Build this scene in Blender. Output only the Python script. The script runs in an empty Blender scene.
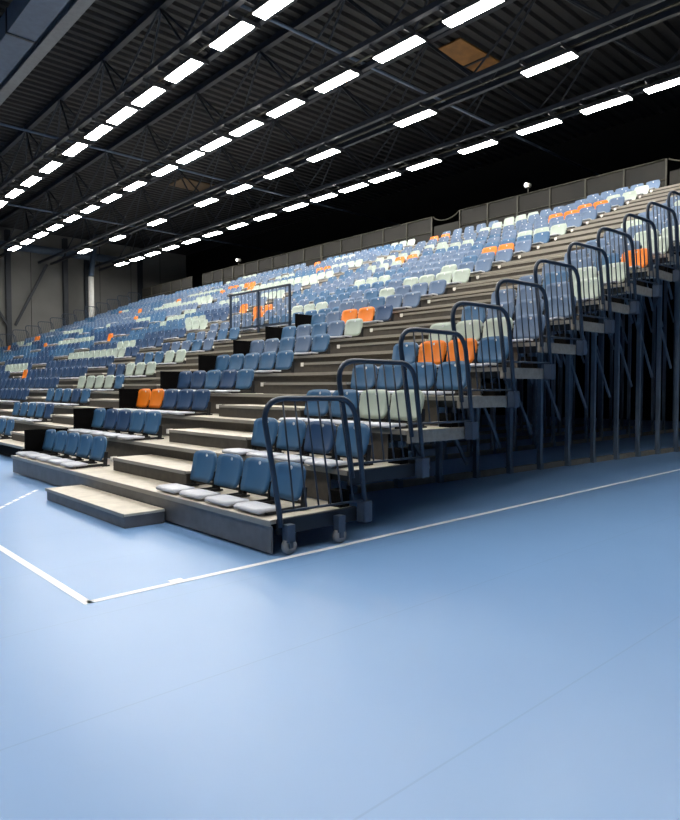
import bpy, bmesh, math, random
from mathutils import Vector, Matrix, Euler

# ---------------------------------------------------------------- camera, world, exposure
sc = bpy.context.scene
C = sc.collection
rng = random.Random(7)

cam = bpy.data.objects.new('camera', bpy.data.cameras.new('camera'))
C.objects.link(cam)
cam.location = (4.249, -3.177, 1.360)
cam.rotation_euler = (math.pi / 2 - 0.0349, 0, 0.8282)
cam.data.sensor_fit = 'VERTICAL'
cam.data.sensor_height = 36.0
cam.data.sensor_width = 36.0
cam.data.lens = 646.6 / 820 * 36
cam.data.clip_end = 200
sc.camera = cam

w = bpy.data.worlds.new('hall_air')
sc.world = w
w.use_nodes = True
w.node_tree.nodes['Background'].inputs[0].default_value = (0.55, 0.7, 1, 1)
w.node_tree.nodes['Background'].inputs[1].default_value = 0.010

sc.view_settings.view_transform = 'Standard'
sc.view_settings.look = 'None'
sc.view_settings.gamma = 1
sc.view_settings.use_curve_mapping = False
sc.view_settings.exposure = 0.14
LAMP = 54.0

# ---------------------------------------------------------------- helpers
def lin(r, g, b):
    f = lambda c: (c / 255 / 12.92) if c / 255 <= 0.04045 else ((c / 255 + 0.055) / 1.055) ** 2.4
    return (f(r), f(g), f(b), 1)

def mat(name, col, rough=0.5, metal=0.0, vary=0.12, scale=6.0, bump=0.0, spec=0.5, coat=0.0):
    m = bpy.data.materials.new(name)
    m.use_nodes = True
    nt = m.node_tree
    b = nt.nodes['Principled BSDF']
    b.inputs['Roughness'].default_value = rough
    b.inputs['Metallic'].default_value = metal
    b.inputs['Specular IOR Level'].default_value = spec
    b.inputs['Coat Weight'].default_value = coat
    tc = nt.nodes.new('ShaderNodeTexCoord')
    nz = nt.nodes.new('ShaderNodeTexNoise')
    nz.inputs['Scale'].default_value = scale
    nz.inputs['Detail'].default_value = 4
    nt.links.new(tc.outputs['Object'], nz.inputs['Vector'])
    rp = nt.nodes.new('ShaderNodeValToRGB')
    rp.color_ramp.elements[0].position = 0.3
    rp.color_ramp.elements[1].position = 0.7
    rp.color_ramp.elements[0].color = [c * (1 - vary) for c in col[:3]] + [1]
    rp.color_ramp.elements[1].color = [min(1, c * (1 + vary)) for c in col[:3]] + [1]
    nt.links.new(nz.outputs['Fac'], rp.inputs['Fac'])
    nt.links.new(rp.outputs['Color'], b.inputs['Base Color'])
    if bump:
        bp = nt.nodes.new('ShaderNodeBump')
        bp.inputs['Strength'].default_value = bump
        bp.inputs['Distance'].default_value = 0.01
        nt.links.new(nz.outputs['Fac'], bp.inputs['Height'])
        nt.links.new(bp.outputs['Normal'], b.inputs['Normal'])
    return m

def emit(name, col, s):
    m = bpy.data.materials.new(name)
    m.use_nodes = True
    b = m.node_tree.nodes['Principled BSDF']
    b.inputs['Base Color'].default_value = (0.8, 0.8, 0.8, 1)
    b.inputs['Emission Color'].default_value = col
    b.inputs['Emission Strength'].default_value = s
    return m

def box(bm, lo, hi, bev=0.0):
    r = bmesh.ops.create_cube(bm, size=1)
    vs = r['verts']
    s = [hi[i] - lo[i] for i in range(3)]
    c = [(hi[i] + lo[i]) / 2 for i in range(3)]
    for v in vs:
        v.co = Vector((v.co.x * s[0] + c[0], v.co.y * s[1] + c[1], v.co.z * s[2] + c[2]))
    if bev:
        es = list({e for v in vs for e in v.link_edges})
        bmesh.ops.bevel(bm, geom=es, offset=bev, segments=2, affect='EDGES')

def tube(bm, pts, r, seg=8, cap=True):
    pts = [Vector(p) for p in pts]
    rings = []
    ref = None
    for i, p in enumerate(pts):
        if i == 0: t = pts[1] - p
        elif i == len(pts) - 1: t = p - pts[i - 1]
        else: t = (pts[i + 1] - p).normalized() + (p - pts[i - 1]).normalized()
        t.normalize()
        if ref is None:
            ref = Vector((0, 0, 1)) if abs(t.z) < 0.9 else Vector((1, 0, 0))
        a = (ref - t * ref.dot(t))
        if a.length < 1e-4:
            a = Vector((0, 1, 0)) - t * t.y
        a.normalize()
        ref = a
        b = t.cross(a)
        rings.append([bm.verts.new(p + r * (math.cos(2 * math.pi * k / seg) * a + math.sin(2 * math.pi * k / seg) * b)) for k in range(seg)])
    for i in range(len(rings) - 1):
        for k in range(seg):
            bm.faces.new((rings[i][k], rings[i][(k + 1) % seg], rings[i + 1][(k + 1) % seg], rings[i + 1][k]))
    if cap:
        bm.faces.new(rings[0][::-1])
        bm.faces.new(rings[-1])

def bar(bm, p, q, wx, wz):
    """square bar from p to q"""
    p, q = Vector(p), Vector(q)
    d = (q - p).normalized()
    up = Vector((0, 0, 1)) if abs(d.z) < 0.95 else Vector((0, 1, 0))
    s = d.cross(up).normalized()
    u = s.cross(d)
    vs = []
    for c in (p, q):
        vs.append([bm.verts.new(c + s * (wx / 2 * a) + u * (wz / 2 * b)) for a, b in ((-1, -1), (1, -1), (1, 1), (-1, 1))])
    a, b = vs
    for k in range(4):
        bm.faces.new((a[k], a[(k + 1) % 4], b[(k + 1) % 4], b[k]))
    bm.faces.new(a[::-1]); bm.faces.new(b)

def mesh(bm, m, name='shape', smooth=False):
    bmesh.ops.recalc_face_normals(bm, faces=bm.faces[:])
    me = bpy.data.meshes.new(name)
    bm.to_mesh(me); bm.free()
    me.materials.append(m)
    if smooth:
        for p in me.polygons: p.use_smooth = True
    return me

def put(name, me, parent=None, loc=None):
    o = bpy.data.objects.new(name, me)
    C.objects.link(o)
    if parent: o.parent = parent
    if loc: o.location = loc
    return o

def obj(name, bm, m, parent=None, smooth=False, loc=None):
    return put(name, mesh(bm, m, name, smooth), parent, loc)

def bxo(name, lo, hi, m, parent=None, bev=0.0):
    bm = bmesh.new(); box(bm, lo, hi, bev)
    return obj(name, bm, m, parent)

def tag(o, label, cat, group=None, kind=None):
    o['label'] = label
    o['category'] = cat
    if group: o['group'] = group
    if kind: o['kind'] = kind
    return o

def thing(name, label, cat, loc=(0, 0, 0), group=None):
    o = bpy.data.objects.new(name, None)
    o.empty_display_size = 0.1
    C.objects.link(o)
    o.location = loc
    return tag(o, label, cat, group)

def struct(o, label=None):
    o['kind'] = 'structure'
    if label: o['label'] = label
    return o

ORD = ('zeroth first second third fourth fifth sixth seventh eighth ninth tenth eleventh twelfth thirteenth fourteenth fifteenth '
       'sixteenth seventeenth eighteenth nineteenth twentieth twenty-first twenty-second twenty-third').split()

# ---------------------------------------------------------------- materials
M_tread = mat('pale_deck_board', lin(200, 193, 179), 0.55, vary=0.10, scale=9)
M_riser = mat('taupe_riser_panel', lin(80, 75, 69), 0.6, vary=0.14, scale=14)
M_fascia = mat('dark_front_panel', lin(104, 104, 107), 0.45, vary=0.16, scale=8)
M_black = mat('black_cladding', lin(5, 5, 6), 0.8, vary=0.2, spec=0.1)
M_under = mat('dark_steel', lin(38, 44, 52), 0.5, metal=0.2)
M_beam = mat('grey_side_beam', lin(150, 145, 136), 0.55, vary=0.15, scale=20)
M_brk = mat('blue_grey_steel', lin(72, 86, 106), 0.45, metal=0.1)
M_rail = mat('dark_slate_rail', lin(46, 60, 78), 0.38, metal=0.1)
M_post = mat('slate_post', lin(116, 130, 146), 0.5, metal=0.1)
M_foot = mat('grey_floor_rail', lin(150, 146, 136), 0.6)
M_nose = mat('pale_nosing', lin(150, 146, 137), 0.4, vary=0.05)
M_cap = mat('white_end_cap', lin(245, 243, 236), 0.4, vary=0.02)
M_wheel = mat('grey_tyre', lin(150, 152, 156), 0.6)
M_pan = mat('light_grey_seat_plastic', lin(196, 200, 212), 0.4, vary=0.05)
M_brace = mat('black_seat_bracket', lin(22, 24, 30), 0.5)
M_plate = mat('white_seat_plate', lin(240, 242, 245), 0.4, vary=0.02)
SEATCOL = {
    'B': ('blue', lin(62, 106, 146)),
    'N': ('navy', lin(44, 76, 116)),
    'S': ('slate blue', lin(94, 118, 150)),  # slate plastic, lightened so its colour carries lamp glare on upper seats
    'C': ('pale grey-green', lin(186, 200, 188)),
    'O': ('orange', lin(248, 134, 30)),
}
M_seat = {k: mat(n.replace(' ', '_') + '_seat_plastic', c, 0.42, vary=0.06, scale=5) for k, (n, c) in SEATCOL.items()}
M_truss = mat('dark_blue_truss_steel', lin(30, 37, 48), 0.5, metal=0.1)
M_deck = mat('dark_roof_deck', lin(22, 24, 28), 0.7, vary=0.15)
M_duct = mat('blue_grey_duct', lin(70, 86, 106), 0.5, metal=0.1)
M_wall = mat('grey_wall_panel', lin(114, 114, 111), 0.7, vary=0.10, scale=0.8)
M_dark = mat('black_back_wall', lin(8, 8, 9), 0.8, vary=0.2, spec=0.15)
M_mesh = mat('olive_infill_panel', lin(17, 15, 9), 0.7, vary=0.8, scale=0.9)  # strong mottling paints pools of light into the olive colour
M_gal = mat('grey_rear_rail', lin(62, 61, 52), 0.45, metal=0.2)
M_lampbody = mat('dark_lamp_body', lin(40, 44, 50), 0.5)
M_diff = emit('lamp_diffuser', (1, 0.965, 0.90, 1), LAMP)
M_spot = emit('spot_lens', (1, 0.98, 0.95, 1), 6.0)
M_hatch = mat('orange_brown_hatch', lin(120, 84, 42), 0.6, vary=0.25, scale=3)
M_hatch2 = mat('dim_brown_hatch', lin(84, 66, 44), 0.7)
M_col = mat('white_column_paint', lin(222, 222, 218), 0.5, vary=0.05)
M_line = mat('white_court_tape', lin(240, 243, 248), 0.5, vary=0.03)

# sports floor
def floor_mat():
    m = bpy.data.materials.new('blue_sports_floor')
    m.use_nodes = True
    nt = m.node_tree; N = nt.nodes; L = nt.links
    b = N['Principled BSDF']
    tc = N.new('ShaderNodeTexCoord')
    nz = N.new('ShaderNodeTexNoise'); nz.inputs['Scale'].default_value = 0.35; nz.inputs['Detail'].default_value = 5
    L.new(tc.outputs['Object'], nz.inputs['Vector'])
    rp = N.new('ShaderNodeValToRGB')
    rp.color_ramp.elements[0].position = 0.3; rp.color_ramp.elements[1].position = 0.7
    rp.color_ramp.elements[0].color = lin(112, 153, 204)
    rp.color_ramp.elements[1].color = lin(122, 163, 212)
    L.new(nz.outputs['Fac'], rp.inputs['Fac'])
    sep = N.new('ShaderNodeSeparateXYZ'); L.new(tc.outputs['Object'], sep.inputs[0])
    def math_(op, a, v):
        n = N.new('ShaderNodeMath'); n.operation = op
        L.new(a, n.inputs[0]); n.inputs[1].default_value = v
        return n.outputs[0]
    x = math_('SUBTRACT', sep.outputs['X'], 1.63)
    x = math_('DIVIDE', x, 1.18)
    x = math_('FRACT', x, 0)
    x = math_('LESS_THAN', x, 0.008)
    mx = N.new('ShaderNodeMix'); mx.data_type = 'RGBA'
    x2 = math_('MULTIPLY', x, 0.13)
    L.new(x2, mx.inputs['Factor'])
    L.new(rp.outputs['Color'], mx.inputs[6]); mx.inputs[7].default_value = lin(60, 84, 120)
    L.new(mx.outputs[2], b.inputs['Base Color'])
    nz2 = N.new('ShaderNodeTexNoise'); nz2.inputs['Scale'].default_value = 1.1; nz2.inputs['Detail'].default_value = 6
    L.new(tc.outputs['Object'], nz2.inputs['Vector'])
    mr = N.new('ShaderNodeMapRange'); mr.inputs['To Min'].default_value = 0.28; mr.inputs['To Max'].default_value = 0.38
    L.new(nz2.outputs['Fac'], mr.inputs['Value']); L.new(mr.outputs[0], b.inputs['Roughness'])
    return m
M_floor = floor_mat()

# ---------------------------------------------------------------- the hall
D, R, H = 0.800, 0.3269, 0.280
SB = 0.50                       # the left-hand stands stand half a metre farther back
NT = 23
top = lambda k: H + k * R
WALLX = -45.0

struct(bxo('floor', (WALLX, -16, -0.1), (14, 24.6, 0), M_floor), 'blue sports hall floor')

bm = bmesh.new()                                   # trapezoid roof deck, ribs along Y
x = WALLX
prof = []
while x < 14:
    prof += [(x, 12.55), (x + 0.16, 12.55), (x + 0.21, 12.45), (x + 0.37, 12.45)]
    x += 0.42
v0 = [bm.verts.new((a, -16, z)) for a, z in prof]
v1 = [bm.verts.new((a, 24.6, z)) for a, z in prof]
for i in range(len(prof) - 1):
    bm.faces.new((v0[i], v0[i + 1], v1[i + 1], v1[i]))
struct(obj('ceiling', bm, M_deck), 'dark corrugated roof deck')

wl = struct(bxo('wall_left', (WALLX - 0.2, -16, 0), (WALLX, 24.6, 12.55), M_wall), 'grey panelled end wall')
bm = bmesh.new()
for i in range(16):
    box(bm, (WALLX, -15.5 + i * 2.5, 0.02), (WALLX + 0.012, -15.47 + i * 2.5, 12.4))
struct(obj('trim_1', bm, M_dark, wl), 'joints between wall panels')
struct(bxo('wall_back', (WALLX, 24.4, 0), (14, 24.6, 12.55), M_dark), 'black back wall')

for n, y in enumerate((5.0, 10.45, 14.35, 15.95, 20.2)):
    bm = bmesh.new()
    box(bm, (WALLX + 0.02, y - 0.16, 0), (WALLX + 0.05, y + 0.16, 12.3))
    box(bm, (WALLX + 0.05, y - 0.02, 0), (WALLX + 0.30, y + 0.02, 12.3))
    box(bm, (WALLX + 0.30, y - 0.16, 0), (WALLX + 0.33, y + 0.16, 12.3))
    struct(obj('trim_%d' % (n + 2), bm, M_under), 'dark steel wall column')
for n, (a, b) in enumerate((((10.8, 5.7), (13.0, 10.2)), ((10.3, 5.7), (7.0, 11.2)))):
    bm = bmesh.new()
    bar(bm, (WALLX + 0.42, a[0], a[1]), (WALLX + 0.42, b[0], b[1]), 0.16, 0.16)
    struct(obj('trim_%d' % (n + 8), bm, M_under), 'dark diagonal wall brace')

# court lines
def line(name, pts, wd, label):
    bm = bmesh.new()
    (x0, y0), (x1, y1) = pts
    d = Vector((x1 - x0, y1 - y0, 0)).normalized()
    s = Vector((-d.y, d.x, 0)) * wd / 2
    a, b = Vector((x0, y0, 0.0)), Vector((x1, y1, 0.0))
    lo = [bm.verts.new(p) for p in (a - s, b - s, b + s, a + s)]
    hi = [bm.verts.new(v.co + Vector((0, 0, 0.002))) for v in lo]
    bm.faces.new(hi)
    for k in range(4): bm.faces.new((lo[k], lo[(k + 1) % 4], hi[(k + 1) % 4], hi[k]))
    return tag(obj(name, bm, M_line), label, 'floor line')
line('court_line', ((0.19, -1.62), (0.19, 22)), 0.055, 'long white floor line running under the end of the front platform')
line('court_line', ((0.2175, -1.62), (-40, -1.62)), 0.055, 'white floor line running left from the corner, parallel to the seats')
line('tape_mark', ((0.17, -1.03), (0.17, -0.93)), 0.10, 'small white tape mark beside the long white line').location.z = 0.002
for i in range(9):
    t = -0.75 + i * 0.235
    p = Vector((-3.69, -1.10)); d = Vector((-1.36, 0.93)).normalized()
    a, b = p + d * t, p + d * (t + 0.17)
    tag(line('court_dash', (tuple(a), tuple(b)), 0.045, 'x'), '%s white dash from the near end of the broken floor line' % ORD[i + 1], 'floor line', 'broken floor line')

# ---------------------------------------------------------------- roof: trusses, lamps, ducts
ROWS = [(5.85, 'front'), (9.35, 'second'), (12.9, 'third'), (16.45, 'rear')]
LZ = 10.0
trusses = [(y, n + ' row of lamps over the seats') for y, n in ROWS]
for y, n in trusses:
    t = thing('roof_truss', 'dark blue-grey steel truss carrying the %s' % n, 'truss', (0, y, 0), 'roof trusses')
    for s in (-1, 1):
        bm = bmesh.new(); box(bm, (WALLX + 0.3, s * 0.42 - 0.07, 10.22), (12, s * 0.42 + 0.07, 10.36))
        obj('bottom_chord', bm, M_truss, t)
    bm = bmesh.new(); box(bm, (WALLX + 0.3, -0.09, 12.2), (12, 0.09, 12.4))
    obj('top_chord', bm, M_truss, t)
    x = 10.8
    while x > WALLX + 4:
        for s in (-1, 1):
            for dx in (-2, 2):
                bm = bmesh.new(); tube(bm, [(x, s * 0.03, 12.22), (x + dx, s * 0.42, 10.34)], 0.035, 6)
                obj('web_brace', bm, M_truss, t)
        x -= 4
X_lamps = {
    0: [4.25 + 1.3 * (v - 4.25) for v in (5.6, 3.9, 1.9, 0.0, -1.6, -3.3, -4.9, -6.37, -8.2, -9.83, -11.25, -12.68, -14.3, -16.29, -18.1, -19.87, -21.7)],
    1: [4.25 + 1.3 * (v - 4.25) for v in (3.0, 1.0, -0.9, -2.78, -4.55, -6.37, -8.19, -9.83, -11.3, -12.68, -14.23, -16.3, -18.17, -20.1, -21.9, -23.8, -25.6, -27.4, -29.29)],
    2: [4.25 + 1.3 * (v - 4.25) for v in (0.8, -2.85, -6.48, -9.94, -12.07, -14.24, -16.34, -20.16, -23.92, -27.67)],
    3: [4.25 + 1.3 * (v - 4.25) for v in (0.4, -1.43, -2.93, -4.68, -6.56, -8.5, -10.1, -11.54, -13.06, -14.63, -16.55, -18.47, -20.4, -22.24, -24.16, -26.0, -27.8, -29.65)],
}
def lamp_meshes(wd):
    bm = bmesh.new(); box(bm, (-0.75, -wd / 2 - 0.03, 0.02), (0.75, wd / 2 + 0.03, 0.12), 0.01)
    body = mesh(bm, M_lampbody, 'lamp_body')
    bm = bmesh.new(); box(bm, (-0.73, -wd / 2, 0.0), (0.73, wd / 2, 0.022))
    diff = mesh(bm, M_diff, 'lamp_diffuser')
    bm = bmesh.new()
    box(bm, (-0.02, -0.45, 0.119), (0.02, 0.45, 0.2195))
    hang = mesh(bm, M_lampbody, 'lamp_hanger')
    return body, diff, hang
LM = lamp_meshes(0.34)
def lamp(x, y, label, group):
    t = thing('strip_lamp', label, 'lamp', (x, y, LZ), group)
    put('lamp_body', LM[0], t); put('diffuser', LM[1], t)
    for sx in (-0.6, 0.6): put('hanger', LM[2], t, (sx, 0, 0))
    return t
CARD = ORD + ['twenty-fourth', 'twenty-fifth']
for i, (y, n) in enumerate(ROWS):
    xs = sorted(X_lamps[i])
    for j, x in enumerate(xs):
        lamp(x, y, 'lit white strip lamp, %s from the far left end of the %s roof row' % (CARD[j + 1], n), 'strip lamps under the roof')
    bm = bmesh.new(); box(bm, (xs[0] - 0.7, -0.03, 10.221), (xs[-1] + 0.7, 0.03, 10.25))
    tag(obj('lighting_track', bm, M_gal, None, loc=(0, y, 0)), 'thin grey track joining the lamps of the %s roof row' % n, 'lighting track', 'lighting tracks')
for y, n in ((0.0, 'court row nearer the seats'), (-5.5, 'court row far from the seats')):
    t = thing('roof_truss', 'dark steel truss over the open court carrying the %s' % n, 'truss', (0, y, 0), 'roof trusses')
    for s in (-1, 1):
        bm = bmesh.new(); box(bm, (WALLX + 0.3, s * 0.42 - 0.07, 10.22), (12, s * 0.42 + 0.07, 10.36)); obj('bottom_chord', bm, M_truss, t)
    for j in range(14):
        lamp(-33 + j * 2.9, y, 'strip lamp over the court, %s from the left, %s' % (ORD[j + 1], n), 'strip lamps over the court')

# air duct and beam over the front edge of the seats
t = thing('air_duct', 'long blue-grey rectangular air duct under the roof, top left', 'duct', (0, 2.62, 11))
for k in range(9):
    bm = bmesh.new(); box(bm, (-40 + k * 5, -0.36, -0.02), (-35.08 + k * 5, 0.36, 0.6)); obj('duct_section', bm, M_duct, t)
    bm = bmesh.new(); box(bm, (-35.08 + k * 5, -0.39, -0.05), (-35.0 + k * 5, 0.39, 0.63)); obj('flange', bm, M_under, t)
bm = bmesh.new()
box(bm, (-40, -0.16, 0), (12, 0.16, 0.03)); box(bm, (-40, -0.02, 0.03), (12, 0.02, 0.3)); box(bm, (-40, -0.16, 0.3), (12, 0.16, 0.33))
tag(obj('roof_beam', bm, mat('grey_beam_paint', lin(96, 100, 104), 0.5), loc=(0, 3.3, 11)), 'grey steel roof beam beside the rectangular duct', 'beam')
for n, x in (('near', -9.0), ('middle', -20.5), ('far', -31.0)):
    bm = bmesh.new(); tube(bm, [(x, 0, 10.5), (x, 24.3, 10.5)], 0.045, 8)
    tag(obj('sprinkler_pipe', bm, M_duct, smooth=True), 'thin steel pipe crossing the lamp rows, %s one' % n, 'pipe', 'roof pipes')
t = thing('round_duct', 'round grey ventilation duct along the end wall, below the roof', 'duct', (-43.6, 0, 11.0))
for a, b in ((2, 10.5), (10.6, 13.8), (13.9, 18.3)):
    bm = bmesh.new(); tube(bm, [(0, a, 0), (0, b, 0)], 0.28, 16); obj('duct_section', bm, M_duct, t, True)
for y in (10.55, 13.85):
    bm = bmesh.new(); tube(bm, [(0, y - 0.08, 0), (0, y + 0.08, 0)], 0.31, 16); obj('collar', bm, M_under, t, True)
t = thing('roof_hatch', 'orange-brown wooden roof hatch between the second and third lamp rows', 'hatch', (-9.05, 14.9, 12.42))
bxo('hatch_panel', (-0.5, -1.15, -0.02), (0.5, 1.15, 0.02), M_hatch, t)
bxo('cross_bar', (-0.5, 0.35, -0.06), (0.5, 0.43, -0.02), M_under, t)
t = thing('roof_hatch', 'dim brown roof hatch farther left, above the middle rows', 'hatch', (-27.6, 15.2, 12.42))
bxo('hatch_panel', (-0.8, -1.1, -0.02), (0.8, 1.1, 0.02), M_hatch2, t)
t = thing('steel_column', 'white painted steel column at the far left end of the seats', 'column', (-42.9, 15.5, 0))
bm = bmesh.new(); tube(bm, [(0, 0, 0.04), (0, 0, 9.4)], 0.2, 16); obj('column_shaft', bm, M_col, t, True)
bm = bmesh.new(); tube(bm, [(0, 0, 9.4), (0.05, 0.06, 10.0), (0.3, 0.3, 12.44)], 0.18, 16); obj('upper_pipe', bm, M_duct, t, True)
bxo('base_plate', (-0.3, -0.3, 0), (0.3, 0.3, 0.04), M_under, t)

# ---------------------------------------------------------------- stepped platforms
lean = lambda y: -0.02 + 0.07 * y          # each rail swings slightly outwards so that it clears the next one
def hoop_mesh():
    def bez(p, c, q, n=7):
        return [(0, (1 - t) ** 2 * p[0] + 2 * t * (1 - t) * c[0] + t * t * q[0], (1 - t) ** 2 * p[1] + 2 * t * (1 - t) * c[1] + t * t * q[1]) for t in [i / n for i in range(n + 1)]]
    pts = [(0, 0.0, -0.055), (0, -0.065, 0.35)] + bez((-0.15, 0.80), (-0.17, 0.985), (0.04, 0.99)) + bez((0.60, 0.985), (0.755, 0.975), (0.79, 0.80)) + [(0, 0.85, 0.40), (0, 0.90, 0.0)]
    pts = [(lean(p[1]), p[1], p[2]) for p in pts]
    bm = bmesh.new(); tube(bm, pts, 0.024, 10)
    return mesh(bm, M_rail, 'guard_rail', True)
HOOP = hoop_mesh()
bm = bmesh.new(); tube(bm, [(lean(0), 0.0, 0.07), (lean(0.885), 0.885, 0.07)], 0.011, 6); LOWER = mesh(bm, M_rail, 'lower_rail', True)
BARS = []
for i in range(6):
    f = (i + 1) / 7
    bm = bmesh.new(); tube(bm, [(lean(f * 0.89), f * 0.89, 0.07), (lean(-0.10 + f * 0.82), -0.10 + f * 0.82, 0.985)], 0.0085, 6)
    BARS.append(mesh(bm, M_rail, 'upright_bar', True))
def add_hoop(t, x, z):
    g = put('guard_rail', HOOP, t, (x, 0, z))
    put('lower_rail', LOWER, g)
    for b in BARS: put('upright_bar', b, g)
    return g

def tier(k, x0, x1, label, group, right_end=False, left_end=False, gap_right=0.0, gap_left=0.0, first_recess=0.0, back=0.0):
    z = top(k)
    t = thing('seating_platform', label, 'seating platform', (0, k * D + back, 0), group)
    dr = 0.02 if right_end else 0.0
    fy = -0.09 if (right_end and k == 0) else 0.0
    bm = bmesh.new(); box(bm, (x0 + (0.05 if fy else 0), fy + 0.004, z - 0.035), (x1 + dr, D + (0.56 if right_end and k == NT - 1 else 0.06), z)); obj('deck', bm, M_tread, t)
    bm = bmesh.new(); box(bm, (x0 + (0.05 if fy else 0), fy - 0.012, z - 0.042), (x1 + (0.06 if fy else dr), fy + 0.004, z + 0.003)); obj('nosing', bm, M_nose, t)
    if k:
        bm = bmesh.new(); y = 0.064
        box(bm, (x0 + gap_left, y, z - R + 0.003), (x1 - gap_right, y + 0.02, z - 0.037))
        obj('riser_panel', bm, M_riser, t)
    else:
        bm = bmesh.new(); y = first_recess + fy
        box(bm, (x0 + (0.07 if fy else 0.02), y + 0.006, 0.016), (x1 + (0.055 if fy else -0.01), y + 0.026, z - 0.045))
        obj('front_panel', bm, M_fascia if not first_recess else M_black, t)
    bm = bmesh.new(); box(bm, (x0 + 0.02, 0.10, z - 0.12), (x1 - 0.02, 0.16, z - 0.036)); obj('cross_beam', bm, M_under, t)
    if right_end:
        bm = bmesh.new(); box(bm, (x1 + 0.021, -0.01, z - 0.125), (x1 + 0.07, 0.87, z + 0.004), 0.006)
        obj('side_beam', bm, M_beam if k > 1 else M_under, t)
        bm = bmesh.new(); box(bm, (x1 + 0.075, 0.855, z - 0.13), (x1 + 0.175, 0.965, z + 0.06), 0.008)
        obj('end_bracket', bm, M_brk, t)
        add_hoop(t, x1 + 0.10, z)
        bm = bmesh.new(); box(bm, (x1 - 0.16, 0.72, z + 0.0), (x1 + 0.0, 0.84, z + 0.15)); obj('latch_box', bm, M_black, t)
    if left_end:
        add_hoop(t, x0 - 0.12, z)
    else:
        bm = bmesh.new(); box(bm, (x0 - 0.0005, 0.0, z - 0.13), (x0 + 0.019, 0.88, z - 0.036)); obj('side_beam', bm, M_black, t)
    return t

POSTX = lambda k: -1.92 + 0.065 * k       # the telescoping frames nest inside each other
def frame(t, k, xs, right):
    z = top(k)
    for i, x in enumerate(xs):
        bm = bmesh.new(); box(bm, (x - 0.035, 0.075, 0.07), (x + 0.035, 0.145, z - 0.037)); box(bm, (x - 0.05, 0.065, 0.0), (x + 0.05, 0.165, 0.1))
        obj('support_post', bm, M_post, t)
        bm = bmesh.new(); box(bm, (x - 0.045, 0.166, 0.0), (x + 0.045, D + 0.06, 0.085)); obj('floor_rail', bm, M_foot, t)
        bm = bmesh.new(); bar(bm, (x - 0.02, 0.13, z * 0.60), (x - 0.02, D, max(0.2, z * 0.60 - 0.95)), 0.03, 0.05); obj('brace', bm, M_post, t)
        if k > 6:
            bm = bmesh.new(); bar(bm, (x - 0.02, 0.13, z * 0.92), (x - 0.02, D, z * 0.92 - 0.95), 0.03, 0.05); obj('brace', bm, M_post, t)

A0, A1 = -6.88, 0.0
B1a, B1b = -21.2, -8.3
B2a, B2b = -42.0, -21.24
for k in range(NT):
    nm = ORD[k + 1]
    t = tier(k, A0, A1, '%s platform up of the right stand, pale deck with a dark end rail' % nm, 'platforms of the right stand', right_end=True, gap_right=0.30, gap_left=0.0)
    if k < 8:
        bm = bmesh.new(); box(bm, (A0 + 0.002 + (0.05 if k == 0 else 0), 0.10, top(k) + 0.001), (A0 + 0.032 + (0.05 if k == 0 else 0), 0.785, top(k) + 0.40)); obj('end_panel', bm, M_black, t)
    if k >= 3: frame(t, k, (POSTX(k), -3.4, -5.0, -6.7), True)
    if k == 0:
        for (cx, cy) in ((0.105, 0.06), (0.105, 0.62), (-0.35, 0.42)):
            bm = bmesh.new(); box(bm, (cx - 0.035, cy - 0.04, 0.10), (cx + 0.035, cy + 0.04, H - 0.037)); 
            box(bm, (cx - 0.035, cy - 0.02, 0.05), (cx - 0.022, cy + 0.02, 0.11)); box(bm, (cx + 0.022, cy - 0.02, 0.05), (cx + 0.035, cy + 0.02, 0.11))
            f = obj('caster_fork', bm, M_brk, t)
            bm = bmesh.new(); tube(bm, [(cx - 0.02, cy, 0.066), (cx + 0.02, cy, 0.066)], 0.065, 20); obj('wheel', bm, M_wheel, f, True)
    t = tier(k, B1a, B1b if k < 8 else A0 - 0.005, '%s platform up of the middle stand beyond the dark entry gap' % nm, 'platforms of the middle stand', gap_right=0.0, first_recess=0.06, back=SB)
    if k >= 3: frame(t, k, (-8.6, -12.5, -16.0), False)
    if k < 8:
        bm = bmesh.new(); box(bm, (B1b + 0.001, 0.0, 0.0 if k else 0.0), (B1b + 0.02, D - 0.002, top(k) - 0.04)); obj('side_panel', bm, M_black, t)
    t = tier(k, B2a, B2b, '%s platform up of the far left stand near the end wall' % nm, 'platforms of the far left stand', left_end=True, first_recess=0.06, back=SB)
    if k >= 3: frame(t, k, (-22.0, -29.0, -36.0), False)

# half steps in the aisles
def step_meshes(x0, x1):
    y0, y1, h = 0.40 * D, D + 0.062, 0.170
    bm = bmesh.new(); box(bm, (x0, y0, h - 0.03), (x1, y1, h)); a = mesh(bm, M_tread, 'tread')
    bm = bmesh.new(); box(bm, (x0 + 0.01, y0 + 0.012, 0.001), (x1 - 0.01, y0 + 0.03, h - 0.031)); box(bm, (x0 + 0.01, y0 + 0.03, 0.001), (x0 + 0.03, y1 - 0.01, h - 0.031)); box(bm, (x1 - 0.03, y0 + 0.03, 0.001), (x1 - 0.01, y1 - 0.01, h - 0.031)); b = mesh(bm, M_riser, 'riser')
    bm = bmesh.new(); box(bm, (x0, y0 - 0.012, h - 0.035), (x1, y0, h + 0.003)); c = mesh(bm, M_nose, 'nosing')
    bm = bmesh.new(); box(bm, (x0 - 0.02, y0 - 0.016, h - 0.055), (x0 + 0.05, y0 - 0.012 + 0.0, h + 0.006)); box(bm, (x0 - 0.02, y0 - 0.016, h - 0.055), (x0, y0 + 0.07, h + 0.006)); d = mesh(bm, M_cap, 'end_cap')
    return a, b, c, d
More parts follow.
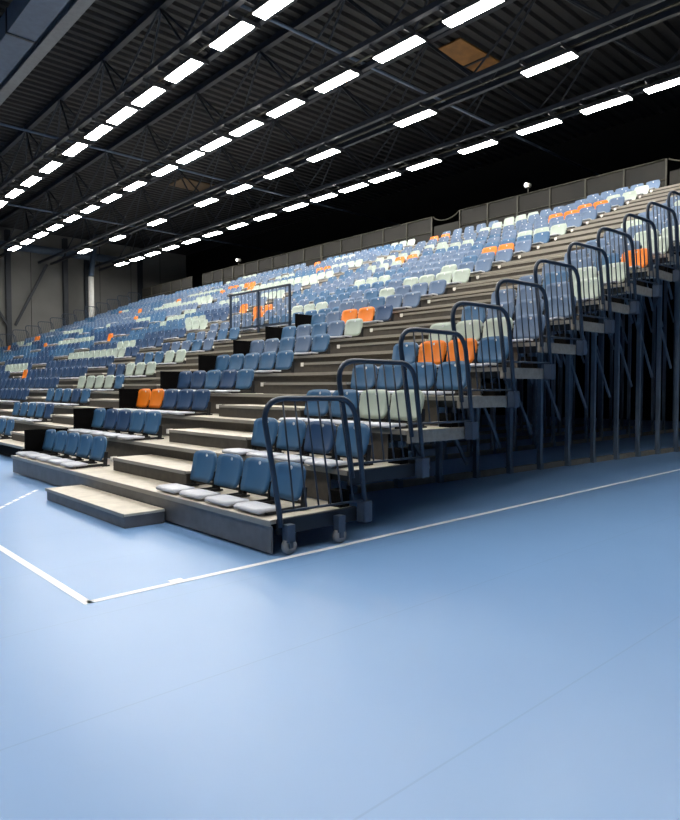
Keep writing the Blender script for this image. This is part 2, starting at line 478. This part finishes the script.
AISLES = [(-3.96, -2.04, 'wide centre stairs of the right stand'), (-10.1, -8.45, 'stairs beside the entry gap'), (-14.4, -13.2, 'second stairs of the middle stand'),
          (-21.19, -20.5, 'narrow stairs of the middle stand'), (-29.9, -28.5, 'first stairs of the far left stand'), (-37.4, -36.1, 'last stairs of the far left stand')]
for x0, x1, nm in AISLES:
    ms = step_meshes(x0, x1)
    for k in range(8 if nm == 'stairs beside the entry gap' else NT - 1):
        t = thing('aisle_step', 'pale half step on the %s platform, %s' % (ORD[k + 1], nm), 'step', (0, k * D + (0 if x1 > -5 else SB), top(k)), 'half steps of the ' + nm)
        for n, me in zip(('tread', 'riser', 'nosing', 'end_cap'), ms): put(n, me, t)
def floor_step(x0, x1, y0, label):
    t = thing('bottom_step', label, 'step', (0, 0, 0))
    bxo('tread', (x0, y0, 0.115), (x1, -0.104, 0.14), M_tread, t)
    bxo('riser', (x0 + 0.008, y0 + 0.008, 0.0), (x1 - 0.008, -0.106, 0.115), M_fascia, t)
    bxo('nosing', (x0, y0 - 0.01, 0.108), (x1, y0, 0.143), M_nose, t)
floor_step(-3.90, -1.70, -0.53, 'pale bottom step on the blue floor before the centre stairs')

# ---------------------------------------------------------------- entry gap fence and rear rails
t = thing('guard_fence', 'dark barred guard fence above the entry gap in the seats', 'fence', (0, 8 * D + SB - 0.235, top(8) - 0.05))
fx0, fx1, fz0, fz1 = -11.1, -8.45, 0.0, 1.05
for x in (fx0, (fx0 + fx1) / 2, fx1):
    bm = bmesh.new(); box(bm, (x - 0.025, 0.10, -0.276 if x < -10.5 else -0.106), (x + 0.025, 0.15, fz1)); obj('post', bm, M_rail, t)
for z in (0.12, fz1):
    bm = bmesh.new(); box(bm, (fx0 - 0.025, 0.10, z - 0.02), (fx1 + 0.025, 0.15, z + 0.03)); obj('rail', bm, M_rail, t)
n = 15
for i in range(1, n):
    x = fx0 + (fx1 - fx0) * i / n
    bm = bmesh.new(); tube(bm, [(x, 0.125, 0.12), (x, 0.125, fz1)], 0.008, 6); obj('upright_bar', bm, M_rail, t)
bm = bmesh.new(); box(bm, (-8.28, 0, 0), (A0 - 0.02, 0.04, 0.6))
tag(obj('gap_panel', bm, M_riser, loc=(0, 8 * D + SB + 0.09, top(7) - 0.60)), 'taupe panel closing the stand above the dark entry gap', 'panel')

RY = NT * D + 0.36 + 0.25
rz = top(NT - 1)
bm = None
SEG = [(-2.0, 0.15, 'over the right-hand seat block'), (-12.5, -4.25, 'between the two near stairs'), (-21.3, -14.0, 'behind the middle stand'),
       (-28.4, -21.4, 'first bay behind the far left stand'), (-33.2, -28.45, 'second bay behind the far left stand'), (-41.9, -34.6, 'last bay by the end wall')]
for x0, x1, nm in SEG:
    t = thing('rear_guard_rail', 'grey rear guard rail with dark infill, %s' % nm, 'railing', (0, RY, rz), 'rear guard rails')
    n = max(2, round((x1 - x0) / 1.35))
    for i in range(n + 1):
        x = x0 + (x1 - x0) * i / n
        bm = bmesh.new(); box(bm, (x - 0.025, -0.025, -0.2), (x + 0.025, 0.025, 1.30)); obj('post', bm, M_gal, t)
    for z in (1.30, 0.66):
        bm = bmesh.new(); tube(bm, [(x0, 0, z), (x1, 0, z)], 0.028 if z > 1 else 0.018, 8); obj('rail', bm, M_gal, t, True)
    bm = bmesh.new(); box(bm, (x0, 0.03, -0.2), (x1, 0.05, 1.28)); obj('infill_panel', bm, M_mesh, t)
for (x1, x0), nm in (((-2.0, -4.25), 'at the head of the centre stairs'), ((-12.5, -14.0), 'at the head of the middle stand stairs')):
    x0 += 0.07; x1 -= 0.07
    t = thing('rear_gate', 'sagging rear gate rail with dark infill %s' % nm, 'gate', (0, RY, rz), 'rear gates')
    pts = []
    for i in range(13):
        f = i / 12
        pts.append((x0 + (x1 - x0) * f, 0, 1.29 - 0.24 * math.sin(math.pi * f) ** 0.7))
    bm = bmesh.new(); tube(bm, pts, 0.026, 8); obj('gate_rail', bm, M_gal, t, True)
    bm = bmesh.new(); box(bm, (x0 + 0.03, 0.03, -0.2), (x1 - 0.03, 0.05, 0.88)); obj('infill_panel', bm, M_mesh, t)
    bm = bmesh.new(); box(bm, ((x0 + x1) / 2 - 0.05, -0.12, 0.002), ((x0 + x1) / 2 + 0.05, 0.031, 0.03)); obj('foot_bracket', bm, M_gal, t)
for x, nm in ((-9.3, 'above the near seats'), (-29.0, 'at the far left')):
    t = thing('spot_lamp', 'small white spot lamp on the rear guard rail %s' % nm, 'lamp', (x, RY, rz + 1.33))
    bm = bmesh.new(); box(bm, (-0.015, -0.015, -0.0), (0.015, 0.015, 0.2)); obj('stem', bm, M_gal, t)
    bm = bmesh.new(); tube(bm, [(0, -0.14, 0.26), (0, 0.10, 0.28)], 0.09, 12); obj('lamp_head', bm, M_cap, t, True)
    bm = bmesh.new(); tube(bm, [(0, -0.15, 0.26), (0, -0.141, 0.26)], 0.075, 12); obj('lens', bm, M_spot, t)

# ---------------------------------------------------------------- seats
def back_bm(nx=7, nz=7):
    """curved shell with rounded top and slightly narrowed foot"""
    bm = bmesh.new()
    z0, z1 = 0.07, 0.40
    front, rear = [], []
    for j in range(nz):
        f = j / (nz - 1)
        z = z0 + (z1 - z0) * f
        hw = 0.205 + 0.022 * math.sin(math.pi * min(1, f * 1.1) * 0.75)
        if f > 0.85: hw -= 0.035 * ((f - 0.85) / 0.15) ** 1.6
        if f < 0.12: hw -= 0.02 * (1 - f / 0.12)
        rf, rr = [], []
        for i in range(nx):
            u = -1 + 2 * i / (nx - 1)
            x = u * hw
            dz = -0.018 * abs(u) ** 4 * (1 if f > 0.9 else 0) + 0.012 * abs(u) ** 4 * (1 if f < 0.05 else 0)
            y = 0.37 + 0.075 * f - 0.030 * (u * u) + 0.015 * math.sin(math.pi * f)
            rf.append(bm.verts.new((x, y, z + dz))); rr.append(bm.verts.new((x * 0.985, y + 0.022, z + dz)))
        front.append(rf); rear.append(rr)
    for j in range(nz - 1):
        for i in range(nx - 1):
            bm.faces.new((front[j][i], front[j][i + 1], front[j + 1][i + 1], front[j + 1][i]))
            bm.faces.new((rear[j][i], rear[j + 1][i], rear[j + 1][i + 1], rear[j][i + 1]))
    ring = [(0, i) for i in range(nx)] + [(j, nx - 1) for j in range(1, nz)] + [(nz - 1, i) for i in range(nx - 2, -1, -1)] + [(j, 0) for j in range(nz - 2, 0, -1)]
    for a, b in zip(ring, ring[1:] + ring[:1]):
        bm.faces.new((front[a[0]][a[1]], rear[a[0]][a[1]], rear[b[0]][b[1]], front[b[0]][b[1]]))
    return bm
def pan_bm(nx=5, ny=6):
    bm = bmesh.new()
    up, dn = [], []
    for j in range(ny):
        f = j / (ny - 1)
        y = -0.055 + 0.235 * f
        hw = 0.215 - (0.02 if j in (0, ny - 1) else 0)
        ra, rb = [], []
        for i in range(nx):
            u = -1 + 2 * i / (nx - 1)
            z = 0.055 - 0.010 * math.sin(math.pi * f) * (1 - u * u) - (0.014 if j == 0 else 0)
            ra.append(bm.verts.new((u * hw, y, z))); rb.append(bm.verts.new((u * hw * 0.98, y + 0.004, z - 0.026)))
        up.append(ra); dn.append(rb)
    for j in range(ny - 1):
        for i in range(nx - 1):
            bm.faces.new((up[j][i], up[j][i + 1], up[j + 1][i + 1], up[j + 1][i]))
            bm.faces.new((dn[j][i], dn[j + 1][i], dn[j + 1][i + 1], dn[j][i + 1]))
    ring = [(0, i) for i in range(nx)] + [(j, nx - 1) for j in range(1, ny)] + [(ny - 1, i) for i in range(nx - 2, -1, -1)] + [(j, 0) for j in range(ny - 2, 0, -1)]
    for a, b in zip(ring, ring[1:] + ring[:1]):
        bm.faces.new((up[a[0]][a[1]], dn[a[0]][a[1]], dn[b[0]][b[1]], up[b[0]][b[1]]))
    return bm
def bracket_bm():
    bm = bmesh.new()
    for s in (-1, 1):
        bar(bm, (s * 0.215, 0.40, 0.001), (s * 0.215, 0.415, 0.20), 0.022, 0.05)
        bar(bm, (s * 0.19, 0.02, 0.018), (s * 0.19, 0.39, 0.022), 0.025, 0.032)
        box(bm, (s * 0.215 - 0.015, 0.36, 0.002), (s * 0.215 + 0.015, 0.46, 0.02))
    box(bm, (-0.215, 0.40, 0.05), (0.215, 0.43, 0.08))
    return bm
def plate_bm():
    bm = bmesh.new()
    y = 0.37 + 0.075 * 0.87 + 0.015 * math.sin(math.pi * 0.87)
    tube(bm, [(0, y - 0.005, 0.352), (0, y + 0.002, 0.352)], 0.017, 10)
    return bm

BACK = {k: mesh(back_bm(), M_seat[k], 'backrest_' + SEATCOL[k][0].replace(' ', '_'), True) for k in SEATCOL}
PAN = mesh(pan_bm(), M_pan, 'seat_pan', True)
BRK = mesh(bracket_bm(), M_brace, 'seat_bracket')
PLT = mesh(plate_bm(), M_plate, 'seat_plate')

def spread(right, left, n):
    p = (right - left) / n
    return [right - p * (i + 0.5) for i in range(n)]
BLOCKS = [   # x centres counted from the right, name of the block, rows, counting phrase, set back
    (spread(-0.10, -2.04, 4), 'right-hand block', range(NT), 'from the end rail', 0),
    (spread(-4.35, -6.80, 5), 'block left of the centre stairs', range(NT), 'from those stairs', 0),
    (spread(-6.98, -10.05, 6), 'upper block over entry gap', range(8, NT), 'from its right', SB),
    (spread(-10.2, -13.10, 5), 'block beyond the entry gap', range(NT), 'from the gap side', SB),
    (spread(-14.5, -20.40, 12), 'long block of the middle stand', range(NT), 'from its right', SB),
    (spread(-22.0, -28.40, 13), 'near block of the far stand', range(NT), 'from its right', SB),
    (spread(-30.0, -36.00, 12), 'outer block of the far stand', range(NT), 'from its right', SB),
    (spread(-37.5, -41.60, 8), 'last block by the end wall', range(NT), 'from its right', SB),
]
SPECIAL = {}   # (row, block, index from the right) -> colour
def setc(row, blk, s):
    for i, c in enumerate(s):
        if c != '.': SPECIAL[(row, blk, i)] = c
for row, line_ in enumerate('BBBB BNBB CCBB BBBB BOOB SCCC SSSB CSSS CCBS OBSS CSSS CCSS'.split()): setc(row + 1, 0, line_)
for row, line_ in enumerate('BBBBB BBNNB NNNOO BNBNN BBBBB BSBSS CSBSB NOOSB SSBSS SSSCB CCCCS SSCSS SSBSS SOOSS'.split()): setc(row + 1, 1, line_)
for row, line_ in ((19, 'SSOOS'), (20, 'SOOSS'), (21, 'CCSSS'), (22, 'CSSSS'), (23, 'SSSSS')): setc(row, 1, line_)
for row, line_ in enumerate('BBNBB NBBBB BNBBB BCCCC CCCNN CCBBN SBSSN BBSSB SSSSS SSOSS SSSOO'.split()): setc(row + 1, 3, line_)
for row, line_ in ((17, 'OOSSS'), (18, 'SCCCC'), (19, 'CCSSS'), (22, '...OO')): setc(row, 3, line_)
for row, line_ in ((4, 'N' * 12), (5, 'NNNNNNNNNNNO'), (6, 'N' * 12), (7, 'NNCCCCCCCCCC'), (8, 'NNNNCCCNNNNN'), (11, '.........C..'), (12, 'O........CCC'), (13, '..........CC'),
                   (17, '...........O'), (19, '....OO......'), (22, '...........O')): setc(row, 4, line_)
for row, line_ in ((5, 'N' * 13), (6, 'NCCCCCCNNNNNN'), (7, 'N' * 13), (10, 'ONNNCCCCCCCCC'), (14, '.........O...'), (18, '...O........O'), (19, 'OO.OO........'), (16, 'CCCCCC.......')): setc(row, 5, line_)
for row, line_ in ((10, 'O...........'), (11, '..........CC'), (17, '..O.........'), (18, '...........O')): setc(row, 6, line_)
for row, line_ in ((13, '..OO....'), (11, '...O....')): setc(row, 7, line_)
def colour(row, b, i):
    c = SPECIAL.get((row, b, i))
    if c: return c
    r = random.Random(row * 131 + b * 17 + i // 3 * 5)
    v = r.random()
    if row in (16, 17, 19) and b in (3, 4, 5) and v < 0.5: return 'C'
    if row > 12: return 'C' if v < 0.08 else ('S' if v < 0.75 else 'B')  # mostly the lightened slate up here: lamp glare put into seat colour
    if b >= 4: return 'C' if v < 0.05 else ('B' if v < 0.6 else 'N')
    return 'C' if v < 0.06 else ('S' if v < 0.45 else 'B')

drift = lambda b, k: 0.015 * k if b == 1 else 0.0
cells = []
cp = Vector(cam.location)
fw = Vector((-math.sin(0.8282), math.cos(0.8282), 0)); rt = Vector((math.cos(0.8282), math.sin(0.8282), 0))
for b, (xs, nm, rows, ph, sb) in enumerate(BLOCKS):
    for k in rows:
        for i, x in enumerate(xs):
            p = Vector((x + drift(b, k), k * D + sb + 0.3, top(k) + 0.2)) - cp
            infr = abs(p.dot(rt)) < 0.53 * p.dot(fw) + 0.2
            cells.append((not infr, p.length, b, k, i, x + drift(b, k)))
cells.sort()
near, far = cells[:300], cells[300:]

def seat_thing(b, k, i, x):
    xs, nm, rows, ph, sb = BLOCKS[b]
    c = colour(k + 1, b, i)
    t = thing('tip_up_seat', '%s seat, %s row, %s, %s %s' % (SEATCOL[c][0], ORD[k + 1], nm, ORD[i + 1], ph), 'seat', (x, k * D + sb, top(k) + 0.0035), 'tip-up seats of the stands')
    put('backrest', BACK[c], t)
    p = put('seat_pan', PAN, t); p['label'] = 'light grey seat pan'
    put('bracket', BRK, t)
    put('seat_plate', PLT, t)
for _, _, b, k, i, x in near: seat_thing(b, k, i, x)

# the rest of the seats, farther away, as one object
import numpy as np
tmpl = {}
def arr(me):
    v = np.empty(len(me.vertices) * 3); me.vertices.foreach_get('co', v)
    return v.reshape(-1, 3), [tuple(p.vertices) for p in me.polygons]
lowb = mesh(back_bm(5, 4), M_seat['B'], 'low_back'); lowp = mesh(pan_bm(3, 3), M_pan, 'low_pan')
parts = [(arr(lowb), None), (arr(lowp), 5), (arr(BRK), 6), (arr(PLT), 7)]
keys = list(SEATCOL)
V, F, MI = [], [], []
off = 0
for _, _, b, k, i, x in far:
    c = colour(k + 1, b, i)
    for (v, f), mi in parts:
        V.append(v + np.array([x, k * D + BLOCKS[b][4], top(k) + 0.0035]))
        F += [tuple(q + off for q in p) for p in f]
        MI += [keys.index(c) if mi is None else mi] * len(f)
        off += len(v)
me = bpy.data.meshes.new('distant_seats')
me.from_pydata(np.concatenate(V).tolist(), [], F)
for kk in keys: me.materials.append(M_seat[kk])
for m in (M_pan, M_brace, M_plate): me.materials.append(m)
me.polygons.foreach_set('material_index', MI)
me.update()
tag(put('distant_seats', me), 'hundreds of small distant blue, grey-green and orange seats in the upper and far rows', 'seats', kind='stuff')
